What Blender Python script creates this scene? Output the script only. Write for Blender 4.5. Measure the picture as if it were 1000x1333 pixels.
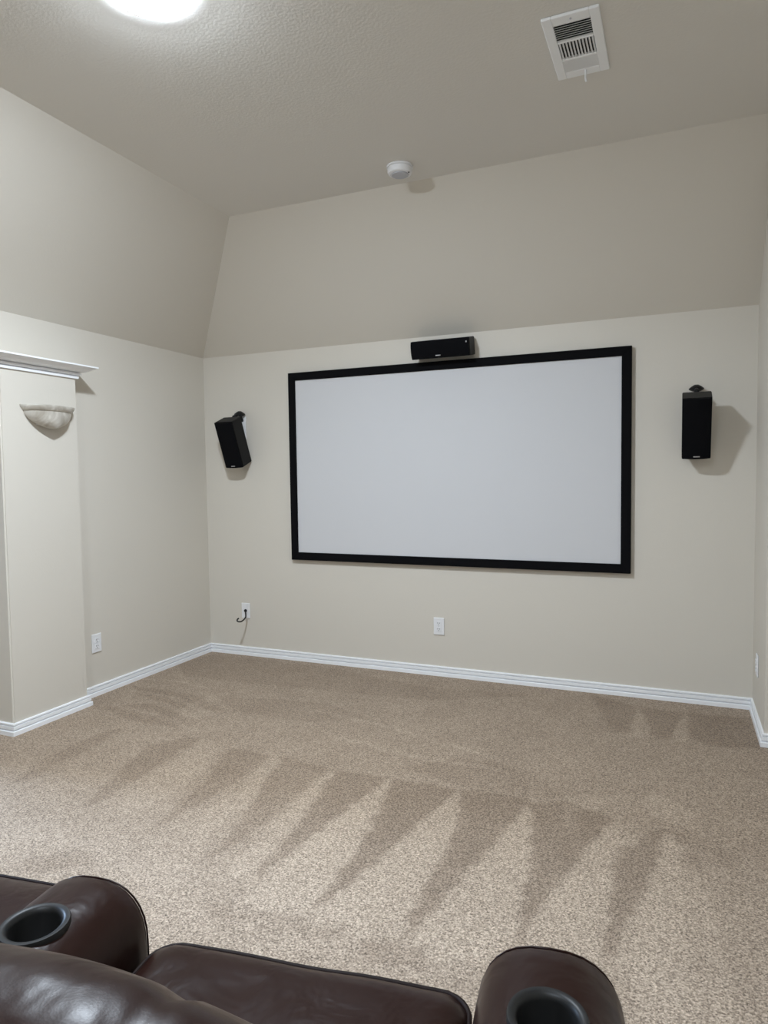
import bpy, bmesh, math, random
from mathutils import Vector, Matrix, noise as mnoise

random.seed(7)
SC = bpy.context.scene
for o in list(bpy.data.objects):
    bpy.data.objects.remove(o, do_unlink=True)
COL = SC.collection

# ------------------------------------------------------------------ camera
FPX = 892.17                       # focal length in pixels of the 1000x1333 frame
CAM = Vector((3.3925, -4.4013, 1.3831))
RIGHT = Vector((0.91971495, 0.39235192, -0.01357913))
UP = Vector((-0.00914472, 0.05599004, 0.99838945))
FWD = Vector((-0.39248031, 0.91810952, -0.05508283))
cd = bpy.data.cameras.new('camera')
cd.sensor_fit = 'VERTICAL'
cd.sensor_height = 36.0
cd.lens = FPX * 36.0 / 1333.0
cd.clip_start = 0.02
cam = bpy.data.objects.new('camera', cd)
COL.objects.link(cam)
m3 = Matrix((RIGHT, UP, -FWD)).transposed()
cam.matrix_world = Matrix.Translation(CAM) @ m3.to_4x4()
SC.camera = cam

# ------------------------------------------------------------------ world, light, exposure
w = bpy.data.worlds.new('world')
SC.world = w
w.use_nodes = True
w.node_tree.nodes['Background'].inputs[0].default_value = (0.62, 0.76, 1.0, 1)
w.node_tree.nodes['Background'].inputs[1].default_value = 1.0

SC.view_settings.view_transform = 'Standard'
SC.view_settings.look = 'None'
SC.view_settings.gamma = 1.0
SC.view_settings.use_curve_mapping = False
SC.view_settings.exposure = 0.0

LAMP_STRENGTH = 585.0
LAMP_COLOR = (0.84, 0.945, 1.06)
DAY_POWER = 760.0
# daylight falling through the window of the side nook
al = bpy.data.lights.new('daylight', 'AREA')
al.shape = 'RECTANGLE'
al.size = 0.8
al.size_y = 1.1
al.energy = DAY_POWER
al.color = (0.60, 0.84, 1.20)
alo = bpy.data.objects.new('daylight', al)
COL.objects.link(alo)
alo.location = (-4.2, -2.62, 3.15)
alo.rotation_euler = (Vector((1.1, -2.62, 0.0)) - Vector(alo.location)).to_track_quat('-Z', 'Y').to_euler()

# ------------------------------------------------------------------ room numbers (metres)
W = 3.806          # front wall width
KH = 2.30          # height of the vertical walls under the slopes
H = 3.037          # flat ceiling
SY, SX = 0.6686, 0.7512   # run of the front and the left slope
PX, PY1, PY2 = 0.110, -1.3426, -1.8504   # pilaster: depth, front end, rear end
RY = -0.575        # where the short right wall ends
RX = W + 0.42      # right wall beyond it
YB = -6.3          # back wall
NX = -0.95         # window wall of the side nook
OY = -3.75         # rear jamb of the nook opening


def px(x, y):
    """direction through a pixel of the photograph"""
    return FWD + RIGHT * ((x - 500) / FPX) - UP * ((y - 666.5) / FPX)


def on_plane(x, y, axis, v):
    d = px(x, y)
    return CAM + d * ((v - CAM[axis]) / d[axis])


# ------------------------------------------------------------------ materials
def mat(name, color, rough=0.5, metallic=0.0, **kw):
    m = bpy.data.materials.new(name)
    m.use_nodes = True
    b = m.node_tree.nodes['Principled BSDF']
    b.inputs['Base Color'].default_value = (*color, 1)
    b.inputs['Roughness'].default_value = rough
    b.inputs['Metallic'].default_value = metallic
    for k, v in kw.items():
        b.inputs[k].default_value = v
    return m


def nodes(m):
    nt = m.node_tree
    return nt, nt.nodes['Principled BSDF']


def add_bump(m, scale, strength, dist, detail=2.0, kind='noise', ramp=None, coord='Object'):
    nt, b = nodes(m)
    tc = nt.nodes.new('ShaderNodeTexCoord')
    if kind == 'noise':
        t = nt.nodes.new('ShaderNodeTexNoise')
        t.inputs['Detail'].default_value = detail
        out = t.outputs['Fac']
    else:
        t = nt.nodes.new('ShaderNodeTexVoronoi')
        out = t.outputs['Distance']
    t.inputs['Scale'].default_value = scale
    nt.links.new(tc.outputs[coord], t.inputs['Vector'])
    if ramp:
        r = nt.nodes.new('ShaderNodeValToRGB')
        r.color_ramp.elements[0].position = ramp[0]
        r.color_ramp.elements[1].position = ramp[1]
        nt.links.new(out, r.inputs['Fac'])
        out = r.outputs['Color']
    bp = nt.nodes.new('ShaderNodeBump')
    bp.inputs['Strength'].default_value = strength
    bp.inputs['Distance'].default_value = dist
    nt.links.new(out, bp.inputs['Height'])
    nt.links.new(bp.outputs['Normal'], b.inputs['Normal'])
    return bp


PAINT = (0.655, 0.615, 0.545)
M_wall = mat('wall_paint', PAINT, 0.62)
add_bump(M_wall, 90.0, 0.10, 0.004, 3.0)
M_ceil = mat('ceiling_paint', (0.73, 0.705, 0.655), 0.75)
add_bump(M_ceil, 85.0, 0.10, 0.004, 3.0, ramp=(0.38, 0.68))
M_trim = mat('trim_white', (0.90, 0.91, 0.93), 0.3)
M_white = mat('white_plastic', (0.80, 0.80, 0.81), 0.4)
M_whitem = mat('white_metal', (0.90, 0.91, 0.92), 0.45)
M_slot = mat('dark_slot', (0.02, 0.02, 0.022), 0.6)
M_duct = mat('duct_dark', (0.012, 0.013, 0.012), 0.8)
M_grey = mat('grey_plastic', (0.50, 0.51, 0.55), 0.5)
M_frame = mat('black_velvet', (0.004, 0.004, 0.005), 0.9)
M_frame.node_tree.nodes['Principled BSDF'].inputs['Specular IOR Level'].default_value = 0.1
M_screen = mat('screen_fabric', (0.61, 0.612, 0.628), 0.85)
add_bump(M_screen, 900.0, 0.05, 0.001)
M_spk = mat('speaker_vinyl', (0.004, 0.004, 0.0045), 0.5, **{'Specular IOR Level': 0.22})
M_grille = mat('speaker_cloth', (0.004, 0.004, 0.005), 0.95)
M_grille.node_tree.nodes['Principled BSDF'].inputs['Specular IOR Level'].default_value = 0.1
M_black = mat('black_plastic', (0.005, 0.005, 0.006), 0.45, **{'Specular IOR Level': 0.25})
M_cup = mat('cup_plastic', (0.010, 0.010, 0.010), 0.45, **{'Specular IOR Level': 0.35})
M_badge = mat('silver_badge', (0.55, 0.55, 0.56), 0.4, 0.6)
M_cord = mat('black_rubber', (0.01, 0.01, 0.01), 0.5)

# leather: dark brown, fine grain and soft creases
M_leather = mat('brown_leather', (0.0185, 0.0076, 0.0058), 0.33)
nt, b = nodes(M_leather)
b.inputs['Specular IOR Level'].default_value = 0.19
tc = nt.nodes.new('ShaderNodeTexCoord')
v1 = nt.nodes.new('ShaderNodeTexVoronoi'); v1.inputs['Scale'].default_value = 420
n1 = nt.nodes.new('ShaderNodeTexNoise'); n1.inputs['Scale'].default_value = 8; n1.inputs['Detail'].default_value = 3
n1.inputs['Distortion'].default_value = 0.6
bp1 = nt.nodes.new('ShaderNodeBump'); bp1.inputs['Strength'].default_value = 0.05; bp1.inputs['Distance'].default_value = 0.0006
bp2 = nt.nodes.new('ShaderNodeBump'); bp2.inputs['Strength'].default_value = 0.42; bp2.inputs['Distance'].default_value = 0.018
for t in (v1, n1):
    nt.links.new(tc.outputs['Object'], t.inputs['Vector'])
nt.links.new(v1.outputs['Distance'], bp1.inputs['Height'])
nt.links.new(n1.outputs['Fac'], bp2.inputs['Height'])
nt.links.new(bp2.outputs['Normal'], bp1.inputs['Normal'])
nt.links.new(bp1.outputs['Normal'], b.inputs['Normal'])
M_piping = mat('leather_piping', (0.012, 0.006, 0.005), 0.6, **{'Specular IOR Level': 0.15})

# alabaster glass of the wall sconce
M_alab = mat('alabaster_glass', (0.66, 0.62, 0.54), 0.3)
nt, b = nodes(M_alab)
tc = nt.nodes.new('ShaderNodeTexCoord')
n1 = nt.nodes.new('ShaderNodeTexNoise'); n1.inputs['Scale'].default_value = 9; n1.inputs['Detail'].default_value = 3
n1.inputs['Distortion'].default_value = 1.5
rp = nt.nodes.new('ShaderNodeValToRGB')
rp.color_ramp.elements[0].position = 0.35; rp.color_ramp.elements[0].color = (0.36, 0.32, 0.265, 1)
rp.color_ramp.elements[1].position = 0.65; rp.color_ramp.elements[1].color = (0.60, 0.57, 0.51, 1)
nt.links.new(tc.outputs['Object'], n1.inputs['Vector'])
nt.links.new(n1.outputs['Fac'], rp.inputs['Fac'])
nt.links.new(rp.outputs['Color'], b.inputs['Base Color'])

# carpet: twisted cut pile, speckled, with the pile brushed two ways by a vacuum
M_carpet = bpy.data.materials.new('carpet_pile')
M_carpet.use_nodes = True
nt, b = nodes(M_carpet)
tc = nt.nodes.new('ShaderNodeTexCoord')
at = nt.nodes.new('ShaderNodeAttribute'); at.attribute_name = 'pile'
sp = nt.nodes.new('ShaderNodeTexNoise'); sp.inputs['Scale'].default_value = 140; sp.inputs['Detail'].default_value = 5
sp.inputs['Roughness'].default_value = 0.72
vo = nt.nodes.new('ShaderNodeTexVoronoi'); vo.inputs['Scale'].default_value = 215       # single tufts, each its own shade
lo = nt.nodes.new('ShaderNodeTexNoise'); lo.inputs['Scale'].default_value = 4.0; lo.inputs['Detail'].default_value = 4
for t in (sp, vo, lo):
    nt.links.new(tc.outputs['Object'], t.inputs['Vector'])
sv = nt.nodes.new('ShaderNodeSeparateColor')
nt.links.new(vo.outputs['Color'], sv.inputs['Color'])
mt = nt.nodes.new('ShaderNodeMath'); mt.operation = 'MULTIPLY_ADD'        # tuft shade + clumps
nt.links.new(sv.outputs[0], mt.inputs[0]); mt.inputs[1].default_value = 0.30
nt.links.new(sp.outputs['Fac'], mt.inputs[2])
rs = nt.nodes.new('ShaderNodeValToRGB')
rs.color_ramp.elements[0].position = 0.37; rs.color_ramp.elements[0].color = (0.080, 0.054, 0.038, 1)
rs.color_ramp.elements[1].position = 0.94; rs.color_ramp.elements[1].color = (0.74, 0.60, 0.475, 1)
e = rs.color_ramp.elements.new(0.62); e.color = (0.345, 0.268, 0.202, 1)
nt.links.new(mt.outputs[0], rs.inputs['Fac'])
# pile direction: brushed away shows the lit tips, brushed back shows the deeper, browner sides
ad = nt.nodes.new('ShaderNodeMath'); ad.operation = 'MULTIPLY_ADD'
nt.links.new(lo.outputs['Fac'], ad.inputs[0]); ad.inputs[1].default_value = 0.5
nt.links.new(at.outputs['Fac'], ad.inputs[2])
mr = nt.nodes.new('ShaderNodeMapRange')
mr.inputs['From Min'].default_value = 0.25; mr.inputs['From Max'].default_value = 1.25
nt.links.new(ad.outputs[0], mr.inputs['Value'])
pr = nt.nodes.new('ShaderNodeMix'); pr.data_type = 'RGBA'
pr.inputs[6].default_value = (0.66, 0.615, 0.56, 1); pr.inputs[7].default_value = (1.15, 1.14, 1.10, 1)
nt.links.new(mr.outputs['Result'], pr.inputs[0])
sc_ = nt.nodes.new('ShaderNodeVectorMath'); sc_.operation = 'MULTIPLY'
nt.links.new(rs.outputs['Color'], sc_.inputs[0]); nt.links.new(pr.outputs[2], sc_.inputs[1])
nt.links.new(sc_.outputs[0], b.inputs['Base Color'])
b.inputs['Roughness'].default_value = 0.95
b.inputs['Specular IOR Level'].default_value = 0.15
b.inputs['Sheen Weight'].default_value = 0.12
b.inputs['Sheen Roughness'].default_value = 0.5
bc = nt.nodes.new('ShaderNodeBump'); bc.inputs['Strength'].default_value = 0.8; bc.inputs['Distance'].default_value = 0.006
nt.links.new(mt.outputs[0], bc.inputs['Height'])
nt.links.new(bc.outputs['Normal'], b.inputs['Normal'])

# lamp glass: it gives off the room's light
M_lamp = bpy.data.materials.new('lit_glass')
M_lamp.use_nodes = True
nt, b = nodes(M_lamp)
b.inputs['Base Color'].default_value = (0.9, 0.9, 0.9, 1)
b.inputs['Emission Color'].default_value = (*LAMP_COLOR, 1)
b.inputs['Emission Strength'].default_value = LAMP_STRENGTH

M_fill_lamp = M_lamp.copy()
M_fill_lamp.node_tree.nodes['Principled BSDF'].inputs['Emission Strength'].default_value = LAMP_STRENGTH * 0.55  # dimmer glow for the added fill lamp behind the sofa

M_pane = bpy.data.materials.new('window_glass')
M_pane.use_nodes = True
nt = M_pane.node_tree
nt.nodes.clear()
o_ = nt.nodes.new('ShaderNodeOutputMaterial'); mx = nt.nodes.new('ShaderNodeMixShader')
tr = nt.nodes.new('ShaderNodeBsdfTransparent'); gl = nt.nodes.new('ShaderNodeBsdfGlossy'); gl.inputs['Roughness'].default_value = 0.02
mx.inputs[0].default_value = 0.08
nt.links.new(tr.outputs[0], mx.inputs[1]); nt.links.new(gl.outputs[0], mx.inputs[2]); nt.links.new(mx.outputs[0], o_.inputs[0])


# ------------------------------------------------------------------ helpers
def link(name, me, material=None, parent=None, smooth=False, loc=None):
    o = bpy.data.objects.new(name, me)
    COL.objects.link(o)
    if material and not me.materials:
        me.materials.append(material)
    if smooth:
        for p in me.polygons:
            p.use_smooth = True
    if parent:
        o.parent = parent
    if loc:
        o.location = loc
    return o


def obj(name, bm, material, parent=None, smooth=False, loc=None, sharp=None):
    bmesh.ops.recalc_face_normals(bm, faces=bm.faces)
    me = bpy.data.meshes.new(name)
    bm.to_mesh(me)
    bm.free()
    o = link(name, me, material, parent, smooth, loc)
    if sharp is not None:
        me.set_sharp_from_angle(angle=math.radians(sharp))
    return o


def tag(o, label, cat, group=None):
    o['label'] = label
    o['category'] = cat
    if group:
        o['group'] = group
    return o


def struct(o):
    o['kind'] = 'structure'
    return o


def empty(name, loc, rot=(0, 0, 0)):
    o = bpy.data.objects.new(name, None)
    COL.objects.link(o)
    o.location = loc
    o.rotation_euler = rot
    o.empty_display_size = 0.1
    return o


def box(bm, x0, x1, y0, y1, z0, z1, mtx=None):
    c = [(x, y, z) for x in (x0, x1) for y in (y0, y1) for z in (z0, z1)]
    vs = [bm.verts.new(mtx @ Vector(p) if mtx else p) for p in c]
    for f in ((0, 1, 3, 2), (4, 6, 7, 5), (0, 4, 5, 1), (2, 3, 7, 6), (0, 2, 6, 4), (1, 5, 7, 3)):
        bm.faces.new([vs[i] for i in f])
    return vs


def boxes(*bs):
    bm = bmesh.new()
    for q in bs:
        box(bm, *q)
    return bm


def bevelled(x0, x1, y0, y1, z0, z1, r, seg=2):
    bm = boxes((x0, x1, y0, y1, z0, z1))
    bmesh.ops.bevel(bm, geom=bm.edges[:], offset=r, segments=seg, profile=0.5, affect='EDGES')
    return bm


def lathe(bm, prof, n=48, cx=0, cy=0, a0=0.0, a1=2 * math.pi, sx=1.0, sy=1.0):
    """prof: (r, z) list turned about the z axis"""
    full = abs(a1 - a0 - 2 * math.pi) < 1e-6
    rings = []
    for i in range(n if full else n + 1):
        a = a0 + (a1 - a0) * i / n
        ring = []
        for r, z in prof:
            ring.append(bm.verts.new((cx + r * sx * math.cos(a), cy + r * sy * math.sin(a), z)))
        rings.append(ring)
    m = len(rings)
    for i in range(m if full else m - 1):
        A, B = rings[i], rings[(i + 1) % m]
        for j in range(len(prof) - 1):
            try:
                bm.faces.new((A[j], B[j], B[j + 1], A[j + 1]))
            except ValueError:
                pass
    bmesh.ops.remove_doubles(bm, verts=bm.verts, dist=1e-6)
    return bm


def tube(pts, r, n=10, closed=False):
    bm = bmesh.new()
    pts = [Vector(p) for p in pts]
    rings = []
    for i, p in enumerate(pts):
        a = pts[i - 1] if (i or closed) else p
        c = pts[(i + 1) % len(pts)] if (i < len(pts) - 1 or closed) else p
        t = (c - a).normalized()
        u = t.cross(Vector((0.31, 0.17, 0.93))).normalized()
        v = t.cross(u)
        rings.append([bm.verts.new(p + (u * math.cos(2 * math.pi * k / n) + v * math.sin(2 * math.pi * k / n)) * r) for k in range(n)])
    m = len(rings)
    for i in range(m if closed else m - 1):
        for k in range(n):
            bm.faces.new((rings[i][k], rings[i][(k + 1) % n], rings[(i + 1) % m][(k + 1) % n], rings[(i + 1) % m][k]))
    if not closed:
        bm.faces.new(rings[0])
        bm.faces.new(rings[-1][::-1])
    return bm


def smooth_path(pts, k=6):
    pts = [Vector(p) for p in pts]
    out = []
    for i in range(len(pts) - 1):
        p0, p1, p2, p3 = pts[max(i - 1, 0)], pts[i], pts[i + 1], pts[min(i + 2, len(pts) - 1)]
        for j in range(k):
            t = j / k
            out.append(0.5 * ((2 * p1) + (p2 - p0) * t + (2 * p0 - 5 * p1 + 4 * p2 - p3) * t * t + (3 * p1 - p0 - 3 * p2 + p3) * t ** 3))
    out.append(pts[-1])
    return out


def sweep(path, prof, pre=None, post=None):
    """profile (d, z) run along a plan path; d is measured to the LEFT of the walking direction, corners mitred.
    pre / post: neighbour points beyond the ends, for mitred ends"""
    bm = bmesh.new()
    P = [Vector((*q, 0)) for q in path]
    full = ([Vector((*pre, 0))] if pre else []) + P + ([Vector((*post, 0))] if post else [])
    off = 1 if pre else 0
    rings = []
    for i in range(len(P)):
        j = i + off
        d0 = (full[j] - full[j - 1]).normalized() if j > 0 else None
        d1 = (full[j + 1] - full[j]).normalized() if j < len(full) - 1 else None
        d0 = d0 or d1
        d1 = d1 or d0
        n0, n1 = Vector((-d0.y, d0.x, 0)), Vector((-d1.y, d1.x, 0))
        mit = (n0 + n1) / (1 + n0.dot(n1))
        rings.append([bm.verts.new(P[i] + mit * d + Vector((0, 0, z))) for d, z in prof])
    m = len(prof)
    for a, c in zip(rings[:-1], rings[1:]):
        for k in range(m):
            bm.faces.new((a[k], a[(k + 1) % m], c[(k + 1) % m], c[k]))
    bm.faces.new(rings[0])
    bm.faces.new(rings[-1][::-1])
    return bm


def loft(rings, caps=True):
    bm = bmesh.new()
    R = [[bm.verts.new(p) for p in r] for r in rings]
    n = len(R[0])
    for a, c in zip(R[:-1], R[1:]):
        for k in range(n):
            bm.faces.new((a[k], a[(k + 1) % n], c[(k + 1) % n], c[k]))
    if caps:
        bm.faces.new(R[0])
        bm.faces.new(R[-1][::-1])
    return bm


# ------------------------------------------------------------------ floor with brushed carpet
def inside(x, y, poly):
    c = False
    j = len(poly) - 1
    for i in range(len(poly)):
        xi, yi = poly[i]
        xj, yj = poly[j]
        if (yi > y) != (yj > y) and x < (xj - xi) * (y - yi) / (yj - yi) + xi:
            c = not c
        j = i
    return c


# vacuum marks, traced in the photograph and laid on the floor: (value, polygon in pixels)
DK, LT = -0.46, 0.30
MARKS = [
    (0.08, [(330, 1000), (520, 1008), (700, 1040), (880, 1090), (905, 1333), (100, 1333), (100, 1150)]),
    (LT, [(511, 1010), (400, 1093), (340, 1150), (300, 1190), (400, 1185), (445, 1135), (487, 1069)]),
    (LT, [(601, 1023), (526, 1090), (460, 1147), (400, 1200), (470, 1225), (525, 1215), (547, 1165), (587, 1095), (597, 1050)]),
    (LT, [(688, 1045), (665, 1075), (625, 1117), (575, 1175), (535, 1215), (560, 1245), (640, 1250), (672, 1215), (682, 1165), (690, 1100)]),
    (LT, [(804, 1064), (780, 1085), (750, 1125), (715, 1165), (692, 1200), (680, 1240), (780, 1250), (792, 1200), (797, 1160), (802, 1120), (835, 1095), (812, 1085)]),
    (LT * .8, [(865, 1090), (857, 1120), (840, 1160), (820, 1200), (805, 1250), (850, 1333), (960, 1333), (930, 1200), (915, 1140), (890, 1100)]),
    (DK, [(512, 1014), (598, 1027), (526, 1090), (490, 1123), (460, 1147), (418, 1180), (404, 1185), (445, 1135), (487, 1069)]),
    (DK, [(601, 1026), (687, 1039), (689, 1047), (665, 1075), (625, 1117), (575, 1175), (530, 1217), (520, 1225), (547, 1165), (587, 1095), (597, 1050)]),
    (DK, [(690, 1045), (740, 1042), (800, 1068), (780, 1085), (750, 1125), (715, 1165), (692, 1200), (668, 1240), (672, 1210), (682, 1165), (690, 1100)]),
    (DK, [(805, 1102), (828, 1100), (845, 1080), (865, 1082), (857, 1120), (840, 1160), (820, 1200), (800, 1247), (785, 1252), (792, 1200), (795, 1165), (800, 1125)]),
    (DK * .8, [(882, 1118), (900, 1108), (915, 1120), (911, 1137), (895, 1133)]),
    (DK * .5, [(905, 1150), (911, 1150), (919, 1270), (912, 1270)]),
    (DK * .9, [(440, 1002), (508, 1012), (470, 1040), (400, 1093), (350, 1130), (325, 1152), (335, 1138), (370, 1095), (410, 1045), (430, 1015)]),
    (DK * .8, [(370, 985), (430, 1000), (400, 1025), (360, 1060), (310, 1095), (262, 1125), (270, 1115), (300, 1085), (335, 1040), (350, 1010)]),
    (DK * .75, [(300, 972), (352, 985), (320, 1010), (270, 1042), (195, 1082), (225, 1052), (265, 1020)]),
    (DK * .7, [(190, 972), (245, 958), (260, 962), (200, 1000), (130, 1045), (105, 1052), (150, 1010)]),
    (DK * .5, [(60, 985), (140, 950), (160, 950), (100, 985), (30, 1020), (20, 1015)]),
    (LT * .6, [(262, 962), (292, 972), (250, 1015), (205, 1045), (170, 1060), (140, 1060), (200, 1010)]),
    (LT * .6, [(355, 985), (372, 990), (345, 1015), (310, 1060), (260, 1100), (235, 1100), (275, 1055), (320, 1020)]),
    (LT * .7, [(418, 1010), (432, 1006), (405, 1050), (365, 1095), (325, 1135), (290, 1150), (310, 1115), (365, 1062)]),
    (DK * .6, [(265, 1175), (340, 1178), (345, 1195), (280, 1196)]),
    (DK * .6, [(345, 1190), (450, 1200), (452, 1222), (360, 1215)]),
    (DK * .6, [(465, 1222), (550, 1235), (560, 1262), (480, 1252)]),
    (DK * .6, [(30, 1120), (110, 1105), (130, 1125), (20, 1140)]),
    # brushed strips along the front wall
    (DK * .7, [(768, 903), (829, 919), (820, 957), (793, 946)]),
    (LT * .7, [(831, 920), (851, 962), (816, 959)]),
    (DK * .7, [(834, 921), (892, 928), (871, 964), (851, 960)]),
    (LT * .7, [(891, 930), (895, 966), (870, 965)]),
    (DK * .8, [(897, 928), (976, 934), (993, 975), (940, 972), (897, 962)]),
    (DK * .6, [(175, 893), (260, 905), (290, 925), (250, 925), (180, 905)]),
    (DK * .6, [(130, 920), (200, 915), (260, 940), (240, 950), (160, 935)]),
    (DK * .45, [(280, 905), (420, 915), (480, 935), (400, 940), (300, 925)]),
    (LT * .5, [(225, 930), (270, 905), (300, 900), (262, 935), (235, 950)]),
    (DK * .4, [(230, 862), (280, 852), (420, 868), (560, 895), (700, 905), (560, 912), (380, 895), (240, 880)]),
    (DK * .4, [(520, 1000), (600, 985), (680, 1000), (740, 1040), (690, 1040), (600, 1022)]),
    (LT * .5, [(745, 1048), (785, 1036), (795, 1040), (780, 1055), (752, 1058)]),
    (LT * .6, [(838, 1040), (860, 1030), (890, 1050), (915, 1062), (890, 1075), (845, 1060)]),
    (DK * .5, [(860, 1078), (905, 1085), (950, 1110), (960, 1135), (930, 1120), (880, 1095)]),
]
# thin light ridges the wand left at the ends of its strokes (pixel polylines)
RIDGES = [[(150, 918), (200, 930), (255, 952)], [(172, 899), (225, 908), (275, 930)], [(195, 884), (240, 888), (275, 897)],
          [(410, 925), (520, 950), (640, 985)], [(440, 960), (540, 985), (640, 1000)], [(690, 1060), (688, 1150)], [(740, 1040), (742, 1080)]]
FM = [(v, [(lambda q: (q.x, q.y))(on_plane(x, y, 2, 0.0)) for x, y in pl]) for v, pl in MARKS]
FM = [(v, pl, min(q[0] for q in pl) - .05, max(q[0] for q in pl) + .05, min(q[1] for q in pl) - .05, max(q[1] for q in pl) + .05) for v, pl in FM]
FR = []
for pl in RIDGES:
    q = [on_plane(x, y, 2, 0.0) for x, y in pl]
    FR += list(zip(q[:-1], q[1:]))


def pile(x, y):
    jx = 0.018 * mnoise.noise(Vector((x * 14, y * 14, 0.0)))
    jy = 0.018 * mnoise.noise(Vector((x * 14, y * 14, 7.0)))
    v = 0.5
    for val, pl, x0, x1, y0, y1 in FM:
        if x0 < x < x1 and y0 < y < y1 and inside(x + jx, y + jy, pl):
            v += val
    for a, c in FR:
        ab = c - a
        t = max(0, min(1, ((x - a.x) * ab.x + (y - a.y) * ab.y) / (ab.x ** 2 + ab.y ** 2)))
        d = math.hypot(x - a.x - ab.x * t, y - a.y - ab.y * t)
        if d < 0.03:
            v += 0.3 * (1 - d / 0.03)
    return max(0.0, min(1.0, v))


def make_floor():
    s = 0.0135
    x0, x1, y0, y1 = 0.0, RX, -4.3, 0.0
    nx, ny = int((x1 - x0) / s), int((y1 - y0) / s)
    vs, fs, val = [], [], []
    for j in range(ny + 1):
        for i in range(nx + 1):
            x, y = x0 + (x1 - x0) * i / nx, y0 + (y1 - y0) * j / ny
            vs.append((x, y, 0.0))
            val.append(pile(x, y))
    for j in range(ny):
        for i in range(nx):
            a = j * (nx + 1) + i
            fs.append((a, a + 1, a + nx + 2, a + nx + 1))
    # plain carpet behind the camera and inside the nook
    for q in ((x0, x1, YB, y0), (NX, x0, YB, y1)):
        k = len(vs)
        vs += [(q[0], q[2], 0), (q[1], q[2], 0), (q[1], q[3], 0), (q[0], q[3], 0)]
        val += [0.5] * 4
        fs.append((k, k + 1, k + 2, k + 3))
    # edge of the slab below
    k = len(vs)
    vs += [(NX, YB, -0.1), (RX, YB, -0.1), (RX, 0, -0.1), (NX, 0, -0.1)]
    val += [0.5] * 4
    fs.append((k + 3, k + 2, k + 1, k))
    me = bpy.data.meshes.new('floor')
    me.from_pydata(vs, [], fs)
    a = me.attributes.new('pile', 'FLOAT', 'POINT')
    # a few light smoothing passes keep the brushed edges soft
    sm = list(val)
    for _ in range(2):
        val = list(sm)
        for j in range(1, ny):
            for i in range(1, nx):
                k = j * (nx + 1) + i
                sm[k] = (4 * val[k] + val[k - 1] + val[k + 1] + val[k - nx - 1] + val[k + nx + 1]) / 8
    a.data.foreach_set('value', sm)
    return struct(link('floor', me, M_carpet))


make_floor()

# ------------------------------------------------------------------ walls, slopes, ceiling
T = 0.12
struct(obj('wall_front', boxes((-T, RX, 0, T, -0.1, KH + 0.02)), M_wall))
struct(obj('wall_right', boxes((W, W + T, RY, 0, 0, H), (W + T, RX, RY, RY + T, 0, H), (RX, RX + T, YB, RY + T, -0.1, H)), M_wall))
struct(obj('wall_back', boxes((NX - T, RX + T, YB - T, YB, -0.1, H + 0.1)), M_wall))
wl = struct(obj('wall_left', boxes((-T, 0, PY2, 0, 0, KH), (-T, 0, OY, PY2, 1.975, KH), (-T, 0, YB, OY, 0, KH)), M_wall))
bm = boxes((-0.001, PX, PY2, PY1, 0, 2.045))
bmesh.ops.bevel(bm, geom=[e for e in bm.edges if abs(e.verts[0].co.z - e.verts[1].co.z) > 1 and e.verts[0].co.x > 0.05], offset=0.008, segments=3, affect='EDGES')
obj('pilaster', bm, M_wall, wl)
obj('pilaster', boxes((-0.001, PX, OY - 0.508, OY, 0, 2.045)), M_wall, wl)

# nook beyond the opening, with its window
struct(obj('wall_nook_front', boxes((NX, -T, PY2, PY2 + T, 0, KH)), M_wall))
struct(obj('wall_nook_back', boxes((NX, -T, OY - T, OY, 0, KH)), M_wall))
WY0, WY1, WZ0, WZ1 = -3.45, -2.36, 0.75, 2.0
struct(obj('wall_nook_left', boxes((NX - T, NX, YB, WY0, 0, KH), (NX - T, NX, WY1, 0, 0, KH), (NX - T, NX, WY0, WY1, 0, WZ0), (NX - T, NX, WY0, WY1, WZ1, KH)), M_wall))
struct(obj('ceiling_nook', boxes((NX - T, -T, YB, 0.0, KH, KH + 0.1)), M_ceil))
win = struct(obj('window_1', boxes((NX - .09, NX - .03, WY0, WY0 + .05, WZ0, WZ1), (NX - .09, NX - .03, WY1 - .05, WY1, WZ0, WZ1),
                                   (NX - .09, NX - .03, WY0 + .05, WY1 - .05, WZ0, WZ0 + .05), (NX - .09, NX - .03, WY0 + .05, WY1 - .05, WZ1 - .05, WZ1),
                                   (NX - .08, NX - .04, WY0 + .05, WY1 - .05, 1.36, 1.40)), M_trim))
for z0, z1 in ((WZ0 + .05, 1.36), (1.40, WZ1 - .05)):
    obj('window_pane', boxes((NX - .062, NX - .058, WY0 + .05, WY1 - .05, z0, z1)), M_pane, win)
obj('window_sill', bevelled(NX - .03, NX + .05, WY0 - .04, WY1 + .04, WZ0 - .025, WZ0, .005), M_trim, win)

# flat ceiling and the two slopes
cl = struct(obj('ceiling', boxes((SX, RX + T, YB, -SY, H, H + 0.1)), M_ceil))


def slab(pts, d):
    bm = bmesh.new()
    a = [bm.verts.new(p) for p in pts]
    c = [bm.verts.new(Vector(p) + Vector(d)) for p in pts]
    n = len(a)
    bm.faces.new(a)
    bm.faces.new(c[::-1])
    for i in range(n):
        bm.faces.new((a[i], a[(i + 1) % n], c[(i + 1) % n], c[i]))
    return bm


obj('sloped_panel', slab([(0, 0, KH), (RX, 0, KH), (RX, -SY, H), (SX, -SY, H)], (0, 0, 0.12)), M_wall, cl)
obj('sloped_panel', slab([(0, 0, KH), (SX, -SY, H), (SX, YB, H), (0, YB, KH)], (0, 0, 0.12)), M_wall, cl)

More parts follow.
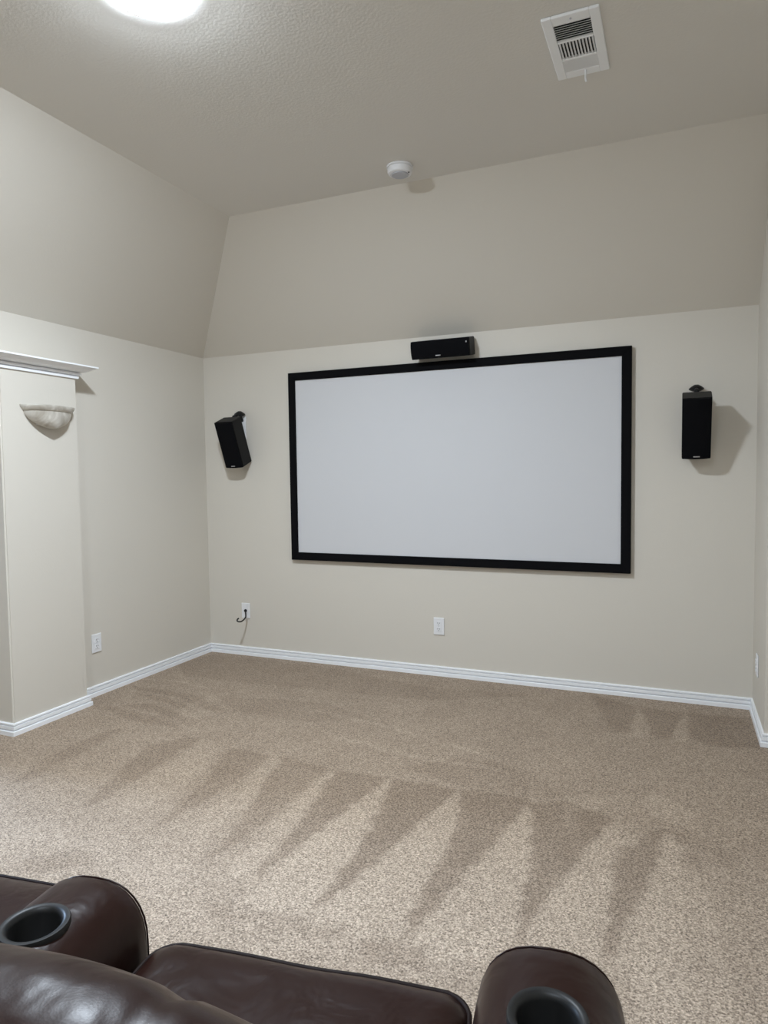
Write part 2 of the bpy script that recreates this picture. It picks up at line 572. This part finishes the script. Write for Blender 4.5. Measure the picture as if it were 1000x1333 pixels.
# ------------------------------------------------------------------ baseboards and cornice
BB = [(0, 0), (0.019, 0), (0.019, 0.0220), (0.0175, 0.0250), (0.0030, 0.0262), (0.0030, 0.0302), (0.0130, 0.0320), (0.0130, 0.0495),
      (0.0020, 0.0505), (0.0020, 0.0543), (0.0105, 0.0558), (0.0100, 0.0628), (0.0070, 0.0655), (0, 0.0660)]
# walking with the room on the LEFT
struct(obj('baseboard_front', sweep([(W, 0), (0, 0)], BB, pre=(W, RY), post=(0, -1)), M_trim))
struct(obj('baseboard_left', sweep([(0, 0), (0, PY1), (PX, PY1), (PX, PY2), (-T, PY2), (NX, PY2)], BB, pre=(1, 0)), M_trim))
struct(obj('baseboard_right', sweep([(RX, YB), (RX, RY), (W, RY), (W, 0)], BB, post=(0, 0)), M_trim))
CR = [(0, 1.972), (0.010, 1.972), (0.012, 1.985), (0.004, 1.987), (0.004, 1.990), (0.020, 1.992), (0.022, 2.004), (0.012, 2.006), (0.012, 2.0085),
      (0.030, 2.010), (0.040, 2.013), (0.056, 2.020), (0.072, 2.030), (0.081, 2.0355), (0.090, 2.0365), (0.090, 2.045), (0, 2.047)]
struct(obj('trim_1', sweep([(0, PY1), (PX, PY1), (PX, PY2), (-T, PY2)], CR), M_trim))

# ------------------------------------------------------------------ projection screen
X0, X1, Z0, Z1, FR_ = 0.7797, 3.1403, 0.7619, 2.1257, 0.0565
scr = tag(empty('projection_screen', ((X0 + X1) / 2, 0, Z0)), 'wide fixed-frame projection screen with black velvet border on the front wall', 'projection screen')
OX, OZ = (X0 + X1) / 2, Z0


def mitred(a, c, a2, c2):
    """bar between outer edge a-c and inner edge a2-c2 (x, z)"""
    bm = bmesh.new()
    q = [a, c, c2, a2]
    f = [bm.verts.new((x - OX, -0.040, z - OZ)) for x, z in q]
    k = [bm.verts.new((x - OX, -0.002, z - OZ)) for x, z in q]
    bm.faces.new(f); bm.faces.new(k[::-1])
    for i in range(4):
        bm.faces.new((f[i], f[(i + 1) % 4], k[(i + 1) % 4], k[i]))
    bmesh.ops.bevel(bm, geom=[e for e in bm.edges if all(abs(v.co.y + 0.04) < 1e-5 for v in e.verts)], offset=0.003, segments=2, affect='EDGES')
    return bm


out = [(X0, Z0), (X1, Z0), (X1, Z1), (X0, Z1)]
inn = [(X0 + FR_, Z0 + FR_), (X1 - FR_, Z0 + FR_), (X1 - FR_, Z1 - FR_), (X0 + FR_, Z1 - FR_)]
for i in range(4):
    j = (i + 1) % 4
    obj('frame_bar', mitred(out[i], out[j], inn[i], inn[j]), M_frame, scr)
obj('screen_surface', boxes((X0 + FR_ - .01 - OX, X1 - FR_ + .01 - OX, -0.030, -0.026, FR_ - .01, Z1 - Z0 - FR_ + .01)), M_screen, scr)


# ------------------------------------------------------------------ speakers
def speaker_box(root, w_, h_, d_, badge):
    """cabinet with a rounded cloth front; local -y is the front, origin at the cabinet's centre"""
    bm = boxes((-w_ / 2, w_ / 2, -d_ / 2 + .022, d_ / 2, -h_ / 2, h_ / 2))
    bmesh.ops.bevel(bm, geom=bm.edges[:], offset=.003, segments=2, affect='EDGES')
    cab = obj('cabinet', bm, M_spk, root)
    # bowed grille: thicker along its middle line
    bm = bmesh.new()
    n = 10
    rows = []
    for i in range(n + 1):
        s = -1 + 2 * i / n
        row = []
        for j in range(n + 1):
            t = -1 + 2 * j / n
            y = -d_ / 2 + .012 * (abs(s if w_ < h_ else t) ** 2.5)
            row.append(bm.verts.new((s * (w_ / 2 - .001), y, t * (h_ / 2 - .001))))
        rows.append(row)
    for i in range(n):
        for j in range(n):
            bm.faces.new((rows[i][j], rows[i + 1][j], rows[i + 1][j + 1], rows[i][j + 1]))
    r = bmesh.ops.extrude_face_region(bm, geom=bm.faces[:])
    for v in [g for g in r['geom'] if isinstance(g, bmesh.types.BMVert)]:
        v.co.y = -d_ / 2 + .0215
    obj('grille', bm, M_grille, root, smooth=True, sharp=40)
    bx, bz, bw, bh = badge
    obj('badge', bevelled(bx - bw / 2, bx + bw / 2, -d_ / 2 - .002, -d_ / 2 + .006, bz - bh / 2, bz + bh / 2, .001, 1), M_badge, root)
    return cab


def wall_speaker(x, label):
    tilt = 0.383
    root = tag(empty('wall_speaker', (x, -0.141, 1.632), (tilt, 0, 0)), label, 'speaker', 'bookshelf speakers beside the screen')
    speaker_box(root, .150, .352, .142, (.002, -.160, .033, .006))
    inv = Matrix.Rotation(tilt, 4, 'X').inverted()

    def w2l(p):
        return inv @ Vector((p[0], p[1] + .141, p[2] - 1.632))
    # white plate on the wall, black arm and swivel above the cabinet
    bm = bevelled(-.028, .028, -.012, -.001, 1.66, 1.835, .004)
    for v in bm.verts:
        v.co = w2l(v.co)
    obj('wall_plate', bm, M_white, root)
    bm = tube([w2l((0, -.008, 1.80)), w2l((0, -.030, 1.822)), w2l((0, -.040, 1.838)), w2l((0, -.055, 1.848))], .011, 12)
    bm2 = tube([w2l((0, -.05, 1.85)), w2l((0, -.09, 1.835)), w2l((0, -.125, 1.822))], .012, 12)
    obj('arm', bm, M_black, root, smooth=True)
    obj('arm', bm2, M_black, root, smooth=True)
    bm = bmesh.new()
    lathe(bm, [(0, 1.872), (.012, 1.871), (.026, 1.862), (.040, 1.851), (.041, 1.845), (.030, 1.838), (.016, 1.832), (0, 1.830)], 28, 0, -.045)
    for v in bm.verts:
        v.co = w2l(v.co)
    obj('swivel', bm, M_black, root, smooth=True, sharp=50)
    return root


wall_speaker(.358, 'black bookshelf speaker tilted down on the wall by the inner left corner')
wall_speaker(3.492, 'black bookshelf speaker tilted down between screen and right wall')

ct = 0.21
cs = tag(empty('center_speaker', (1.978, -.083, 2.199), (ct, 0, 0)), 'long black centre speaker mounted just above the projection screen', 'speaker')
speaker_box(cs, .394, .116, .140, (-.012, -.040, .033, .006))
obj('badge', bevelled(.176, .184, -.070, -.062, .026, .036, .0015, 1), M_badge, cs)
ci = Matrix.Rotation(ct, 4, 'X').inverted()
bm = bevelled(-.06, .06, -.022, -.001, 2.165, 2.245, .003)
for v in bm.verts:
    v.co = ci @ (v.co - Vector((0, -.083, 2.199)))
obj('wall_bracket', bm, M_black, cs)

# ------------------------------------------------------------------ smoke detector
sd = tag(empty('smoke_detector', (2.005, -.875, H)), 'round white smoke detector on the ceiling near the front slope', 'smoke detector')
obj('base', lathe(bmesh.new(), [(0, -.001), (.071, -.001), (.071, -.010), (.064, -.012), (0, -.012)], 40), M_white, sd, smooth=True, sharp=40)
obj('housing', lathe(bmesh.new(), [(0, -.012), (.066, -.012), (.067, -.030), (.062, -.041), (.052, -.045), (.050, -.043), (0, -.043)], 40), M_white, sd, smooth=True, sharp=35)
obj('cover', lathe(bmesh.new(), [(0, -.043), (.046, -.043), (.044, -.049), (.020, -.051), (0, -.051)], 36), M_grey, sd, smooth=True, sharp=35)
obj('indicator', lathe(bmesh.new(), [(0, -.043), (.004, -.043), (.004, -.046), (0, -.046)], 12, .055, -.01), M_slot, sd)

# ------------------------------------------------------------------ ceiling supply vent
vr = tag(empty('ceiling_vent', (3.022, -1.570, H)), 'white rectangular supply register with three louvre sections on the ceiling', 'vent')
VW, VL = .1025, .2075       # half width (x), half length (y)
IW = .067                   # half width of the louvre field
sec = [(-.158, -.052), (-.042, .066), (.076, .158)]   # y ranges: near, middle, far
TH = .012


def vbar(x0, x1, y0, y1, name='frame'):
    return bevelled(x0, x1, y0, y1, -TH, -.0005, .0025, 1)


obj('backing', boxes((-IW - .004, IW + .004, sec[0][0] - .004, sec[2][1] + .004, -.0022, -.0004)), M_duct, vr)
for q in ((-VW, -IW, -VL, VL), (IW, VW, -VL, VL), (-IW, IW, -VL, sec[0][0]), (-IW, IW, sec[2][1], VL), (-IW, IW, sec[0][1], sec[1][0]), (-IW, IW, sec[1][1], sec[2][0])):
    obj('frame_bar', vbar(*q), M_whitem, vr)


def slat_mesh(name, length, wid, ang, along):
    bm = boxes((-length / 2, length / 2, -wid / 2, wid / 2, -.0006, .0006))
    bmesh.ops.rotate(bm, verts=bm.verts, cent=(0, 0, 0), matrix=Matrix.Rotation(ang, 3, 'X'))
    if along == 'y':
        bmesh.ops.rotate(bm, verts=bm.verts, cent=(0, 0, 0), matrix=Matrix.Rotation(math.pi / 2, 3, 'Z'))
    me = bpy.data.meshes.new(name)
    bm.to_mesh(me)
    bm.free()
    me.materials.append(M_whitem)
    return me


def slats(n, sct, along, ang, wid):
    me = slat_mesh('slat', 2 * IW if along == 'x' else sct[1] - sct[0], wid, ang, along)
    for i in range(n):
        t = (i + .5) / n
        if along == 'x':
            loc = (0, sct[0] + (sct[1] - sct[0]) * t, -.0068)
        else:
            loc = (-IW + 2 * IW * t, (sct[0] + sct[1]) / 2, -.0068)
        link('slat', me, None, vr, loc=loc)


slats(8, sec[0], 'x', math.radians(40), .0110)
slats(11, sec[1], 'y', math.radians(42), .0100)
slats(7, sec[2], 'x', math.radians(-52), .0092)
obj('screw', lathe(bmesh.new(), [(0, -.0118), (.0045, -.0118), (.0035, -.0145), (0, -.015)], 12, 0, -.183), M_grey, vr)
bm = tube(smooth_path([(0.012, .172, -.010), (0.012, .176, -.024), (0.010, .188, -.034), (.012, .196, -.046)], 4), .0045, 8)
obj('damper_lever', bm, M_white, vr, smooth=True)

# ------------------------------------------------------------------ dome ceiling light (lit)
def dome_light(loc, label, glass):
    dl = tag(empty('ceiling_light', loc), label, 'ceiling light')
    obj('mounting_ring', lathe(bmesh.new(), [(0, -.0005), (.119, -.0005), (.1200, -.004), (.1268, -.019), (.1268, -.0208), (0, -.0208)], 48), M_white, dl, smooth=True, sharp=40)
    prof = [(.1275 * k / 10, -.0215 - .020 * (1 - (k / 10) ** 1.7)) for k in range(10, -1, -1)]
    obj('glass_dome', lathe(bmesh.new(), prof, 32), glass, dl, smooth=True)


dome_light((1.732, -2.492, H), 'lit round flush-mount dome light on the textured ceiling', M_lamp)
dome_light((2.70, -5.10, H), 'added unseen fill light, a dimmer dome on the ceiling behind the sofa', M_fill_lamp)  # invented lamp out of view, added to bring up the front wall

# ------------------------------------------------------------------ wall sconce (not lit)
sn = tag(empty('wall_sconce', (PX, -1.560, 1.664)), 'unlit half-bowl wall sconce of veined alabaster glass on the pilaster', 'wall sconce')


def d_ring(z, hw_, xf, n=40):
    """outline of a half oval standing against the wall plane x = 0"""
    return [(max(.0015, xf * math.cos(-math.pi / 2 + math.pi * i / (n - 1))), hw_ * math.sin(-math.pi / 2 + math.pi * i / (n - 1)), z) for i in range(n)]


def d_bowl(levels):
    """levels: z, half width, front reach, offset of the back from the wall"""
    rings = []
    for z, hw_, xf, xb in levels:
        rings.append([(xb + (x * (xf - xb) / xf if xf else 0), y, z) for x, y, z in d_ring(z, hw_, xf)])
    return loft(rings)


bowl = []
for k in range(13):
    t = k / 12
    bowl.append((.094 * (1 - t), .150 * max(.14, (1 - t ** 2.0) ** .62), .092 - .022 * t ** 3, .0 + .034 * t ** 1.6))
obj('bowl', d_bowl(bowl), M_alab, sn, smooth=True, sharp=55)
obj('rim', d_bowl([(.094, .152, .093, 0), (.097, .158, .097, 0), (.112, .170, .104, 0), (.122, .174, .107, 0), (.126, .173, .106, 0), (.126, .163, .097, 0), (.104, .153, .088, 0)]), M_alab, sn, smooth=True, sharp=45)
obj('back_plate', bevelled(.0005, .006, -.075, .075, .020, .10, .002, 1), M_whitem, sn)

# ------------------------------------------------------------------ outlets and the cable
def outlet(loc, rotz, label, kind='duplex'):
    """local -y faces the room"""
    r = tag(empty('wall_outlet', loc, (0, 0, rotz)), label, 'wall outlet', 'white wall plates')
    obj('plate', bevelled(-.038, .038, -.0075, -.0005, -.059, .059, .003, 2), M_white, r)
    if kind == 'duplex':
        for z in (.020, -.020):
            bm = bevelled(-.0165, .0165, -.0100, -.007, z - .0145, z + .0145, .004, 2)
            s = obj('socket', bm, M_white, r)
            for x, hh in ((-.0065, .009), (.0065, .0075)):
                obj('slot', boxes((x - .0014, x + .0014, -.0103, -.0095, z + .003 - hh / 2, z + .003 + hh / 2)), M_slot, s)
            bm = bmesh.new()
            lathe(bm, [(0, -.0006), (.0028, -.0006), (.0028, .0003), (0, .0003)], 10)
            bmesh.ops.rotate(bm, verts=bm.verts, cent=(0, 0, 0), matrix=Matrix.Rotation(math.pi / 2, 3, 'X'))
            bmesh.ops.translate(bm, verts=bm.verts, vec=(0, -.0100, z - .0085))
            obj('slot', bm, M_slot, s)
        zs = (0,)
    else:
        bm = bmesh.new()
        lathe(bm, [(0, 0), (.012, 0), (.012, .006), (0, .006)], 20)
        bmesh.ops.rotate(bm, verts=bm.verts, cent=(0, 0, 0), matrix=Matrix.Rotation(math.pi / 2, 3, 'X'))
        bmesh.ops.translate(bm, verts=bm.verts, vec=(0, -.0068, 0))
        obj('bushing', bm, M_black, r, smooth=True, sharp=40)
        zs = (.042, -.042)
    for z in zs:
        bm = bmesh.new()
        lathe(bm, [(0, 0), (.003, 0), (.002, .0012), (0, .0015)], 10)
        bmesh.ops.rotate(bm, verts=bm.verts, cent=(0, 0, 0), matrix=Matrix.Rotation(math.pi / 2, 3, 'X'))
        bmesh.ops.translate(bm, verts=bm.verts, vec=(0, -.0072, z))
        obj('screw', bm, M_grey, r)
    return r


outlet((1.909, 0, .342), 0, 'white duplex outlet on the front wall under the projection screen')
outlet((.342, 0, .346), 0, 'white wall plate with a black cable end sticking out of it', 'cable')
outlet((0, -1.160, .335), math.radians(90), 'white duplex outlet on the left wall beside the pilaster')
outlet((W, -.245, .322), math.radians(-90), 'white duplex outlet on the short right wall near the corner')
pts = [(.342, -.010, .346), (.357, -.03, .323), (.376, -.06, .309), (.381, -.09, .296), (.387, -.14, .291), (.388, -.18, .301), (.399, -.20, .319), (.412, -.20, .330)]
bm = tube(smooth_path(pts, 6), .0055, 10)
for v in bm.verts:
    v.co -= Vector((.342, 0, .346))
tag(obj('cable', bm, M_cord, None, smooth=True, loc=(.342, 0, .346)), 'short hooked black cable poking out of a white wall plate', 'cable')

# ------------------------------------------------------------------ leather reclining theatre sofa
SOFA = empty('recliner_sofa', (2.817, -3.535, 0), (0, 0, math.radians(8.5)))
tag(SOFA, 'dark brown leather reclining theatre sofa with cup holders in its arms', 'sofa')
PITCH = 0.843      # seat spacing
AW = 0.115         # half width of an arm
ARM_TOP = 0.632
ARM_F, ARM_B = 0.150, -0.52


def arm_ring(uc, v, inset, droop):
    """arched section: straight sides, rounded crown"""
    hw, top, bot = AW - inset, ARM_TOP - inset - droop, 0.05
    spring = ARM_TOP - 0.125
    pts = [(hw, bot), (hw, 0.25), (hw * 1.0, spring)]
    n = 16
    for i in range(1, n):
        a = math.pi * i / n
        c, s = math.cos(a), math.sin(a)
        x = hw * math.copysign(abs(c) ** 0.80, c)
        z = spring + (top - spring) * abs(s) ** 0.80
        pts.append((x, z))
    pts += [(-hw, spring), (-hw, 0.25), (-hw, bot)]
    return [(uc + x, v, z) for x, z in pts]


CUP_R = 0.046
CUP_V = -0.012


def armrest(uc):
    rings = []
    for v, i, d in ((ARM_B, .02, .02), (ARM_B + .03, .0, .0), (-.38, 0, 0), (-.25, 0, 0), (-.12, 0, 0), (-.06, 0, .0), (.0, 0, 0), (.06, 0, 0), (.10, 0, .001),
                    (ARM_F - .022, .001, .002), (ARM_F - .010, .005, .004), (ARM_F - .003, .012, .006), (ARM_F, .022, .006)):
        rings.append(arm_ring(uc, v, i, d))
    a = obj('armrest', loft(rings), M_leather, SOFA, smooth=True, sharp=70)
    # real cup well: cut through the crown
    bm = bmesh.new()
    lathe(bm, [(0, ARM_TOP - .085), (CUP_R + .003, ARM_TOP - .085), (CUP_R + .003, ARM_TOP + .05), (0, ARM_TOP + .05)], 40, uc, CUP_V)
    bmesh.ops.recalc_face_normals(bm, faces=bm.faces)
    me = bpy.data.meshes.new('cutter')
    bm.to_mesh(me); bm.free()
    cut = bpy.data.objects.new('cutter', me)
    COL.objects.link(cut)
    cut.parent = SOFA
    md = a.modifiers.new('cup', 'BOOLEAN')
    md.object = cut
    md.solver = 'EXACT'
    bpy.context.view_layer.update()
    dg = bpy.context.evaluated_depsgraph_get()
    me2 = bpy.data.meshes.new_from_object(a.evaluated_get(dg))
    a.modifiers.clear()
    a.data = me2
    me2.name = 'armrest'
    bpy.data.objects.remove(cut, do_unlink=True)
    t = ARM_TOP
    prof = [(CUP_R + .0105, t - .010), (CUP_R + .0105, t - .001), (CUP_R + .009, t + .0025), (CUP_R + .003, t + .0030), (CUP_R - .002, t + .000),
            (CUP_R - .005, t - .008), (CUP_R - .008, t - .078), (CUP_R - .014, t - .082), (0, t - .082)]
    obj('cup_holder', lathe(bmesh.new(), prof, 48, uc, CUP_V), M_cup, SOFA, smooth=True, sharp=60)
    # seam round the front panel
    ring = [Vector(p) for p in arm_ring(uc, ARM_F - .006, .0055, .0045)]
    obj('front_seam', tube(ring, .0018, 6), M_leather, a, smooth=True)
    return a


def seat(uc, fwd=0.0):
    hw = PITCH / 2 - AW - .010
    f, bk = 0.165 + fwd, -0.42
    top, bot = 0.530, 0.34
    nu, nv = 28, 30
    cr = .055

    def outline(s, t):
        """unit square to rounded plan"""
        u, v = s * hw, bk + (f - bk) * t
        # pull the front corners in
        du, dv = abs(u) - (hw - cr), v - (f - cr)
        if du > 0 and dv > 0:
            L = max(du, dv)
            q = math.hypot(du, dv)
            k = L / q
            u = math.copysign(hw - cr + du * k, u)
            v = f - cr + dv * k
        return u, v
    bm = bmesh.new()
    G = []
    for j in range(nv + 1):
        t = (j / nv)
        row = []
        for i in range(nu + 1):
            s = -1 + 2 * i / nu
            u, v = outline(s, t)
            e = min(1, (1 - abs(s)) / .16)
            g = min(1, (1 - t) / .12)
            ed = (1 - (1 - e) ** 2.4) * (1 - (1 - g) ** 2.4)
            z = top - .030 + .030 * ed + .010 * (1 - s * s) * math.sin(math.pi * min(1, t * 1.05)) - .012 * (1 - t)
            z += .004 * mnoise.noise(Vector((u * 9 + uc, v * 9, 1.3)))
            row.append(bm.verts.new((uc + u, v, z)))
        G.append(row)
    for j in range(nv):
        for i in range(nu):
            bm.faces.new((G[j][i], G[j][i + 1], G[j + 1][i + 1], G[j + 1][i]))
    rim_ = [G[j][0] for j in range(nv + 1)] + [G[nv][i] for i in range(1, nu + 1)] + [G[j][nu] for j in range(nv - 1, -1, -1)]
    edge = [v.co.copy() for v in rim_]
    back = [G[0][i] for i in range(nu - 1, 0, -1)]
    loop = rim_ + back
    prev = loop
    for dz, grow in ((-.012, .004), (-.07, .008), (-.125, .004)):
        cur = [bm.verts.new((v.co.x + math.copysign(grow, v.co.x - uc) * (abs(v.co.x - uc) > hw * .9) * .5,
                             v.co.y + (grow if v.co.y > f - .02 else 0), top - .03 + dz)) for v in loop]
        for k in range(len(loop)):
            k2 = (k + 1) % len(loop)
            bm.faces.new((prev[k], cur[k], cur[k2], prev[k2]))
        prev = cur
    bm.faces.new(prev)
    c = obj('seat_cushion', bm, M_leather, SOFA, smooth=True, sharp=75)
    obj('piping', tube([p + Vector((0, 0, .001)) for p in edge], .0048, 8), M_piping, c, smooth=True)
    return c


def backrest(uc):
    hw = .3185
    nu, ns = 48, 44
    rings = []
    for i in range(nu + 1):
        s = -1 + 2 * i / nu
        s = math.copysign(1 - (1 - abs(s)) ** 1.25, s) if abs(s) > 0 else 0
        u = s * hw
        k = max(0.0, 1 - abs(s) ** 3.2) ** 0.5          # end rounding
        k = max(k, .12)
        gro = 1.35 * math.exp(-((abs(u) - .150) / .008) ** 2)   # seams between the panels
        half = (.101 + .004 * math.cos(u * 9)) * (0.35 + 0.65 * k) - .007 * gro
        top = 1.013 - .051 * (1 - k) - .006 * gro - .036 * s * s
        ring = []
        for q in range(ns):
            a = 2 * math.pi * q / ns
            c, sn_ = math.cos(a), math.sin(a)
            # stadium: rounded crown, long body
            y = half * math.copysign(abs(c) ** .75, c)
            zc, zr = (top + .40) / 2, (top - .40) / 2
            z = zc + zr * math.copysign(abs(sn_) ** (.455 if sn_ > 0 else .3), sn_)
            lean = -.375 - .176 * ((z - .40) / .60)
            z += .004 * mnoise.noise(Vector((u * 8 + uc, a * 2, 3.1)))
            ring.append((uc + u, lean + y, z))
        rings.append(ring)
    return obj('backrest', loft(rings), M_leather, SOFA, smooth=True, sharp=80)


for k in (0, -1):
    uc = k * PITCH
    fwd = 0.105 if k else 0.0      # the far seat's cushion is slid further forward
    seat(uc, fwd)
    backrest(uc)
    hw = PITCH / 2 - AW - .012
    obj('footrest', bevelled(uc - hw, uc + hw, .085 + fwd, .150 + fwd, .07, .345, .018, 3), M_leather, SOFA, smooth=True, sharp=50)
    obj('base', boxes((uc - hw, uc + hw, -.50, .08 + fwd, .03, .335)), M_slot, SOFA)
    obj('back_panel', bevelled(uc - PITCH / 2 + .02, uc + PITCH / 2 - .02, -.55, -.52, .05, .56, .008, 2), M_leather, SOFA)
for u in (PITCH / 2, -PITCH / 2, -1.5 * PITCH):
    armrest(u)
    for v in (.09, -.45):
        obj('foot', boxes((u - .03, u + .03, v - .03, v + .03, 0.0, .055)), M_slot, SOFA)
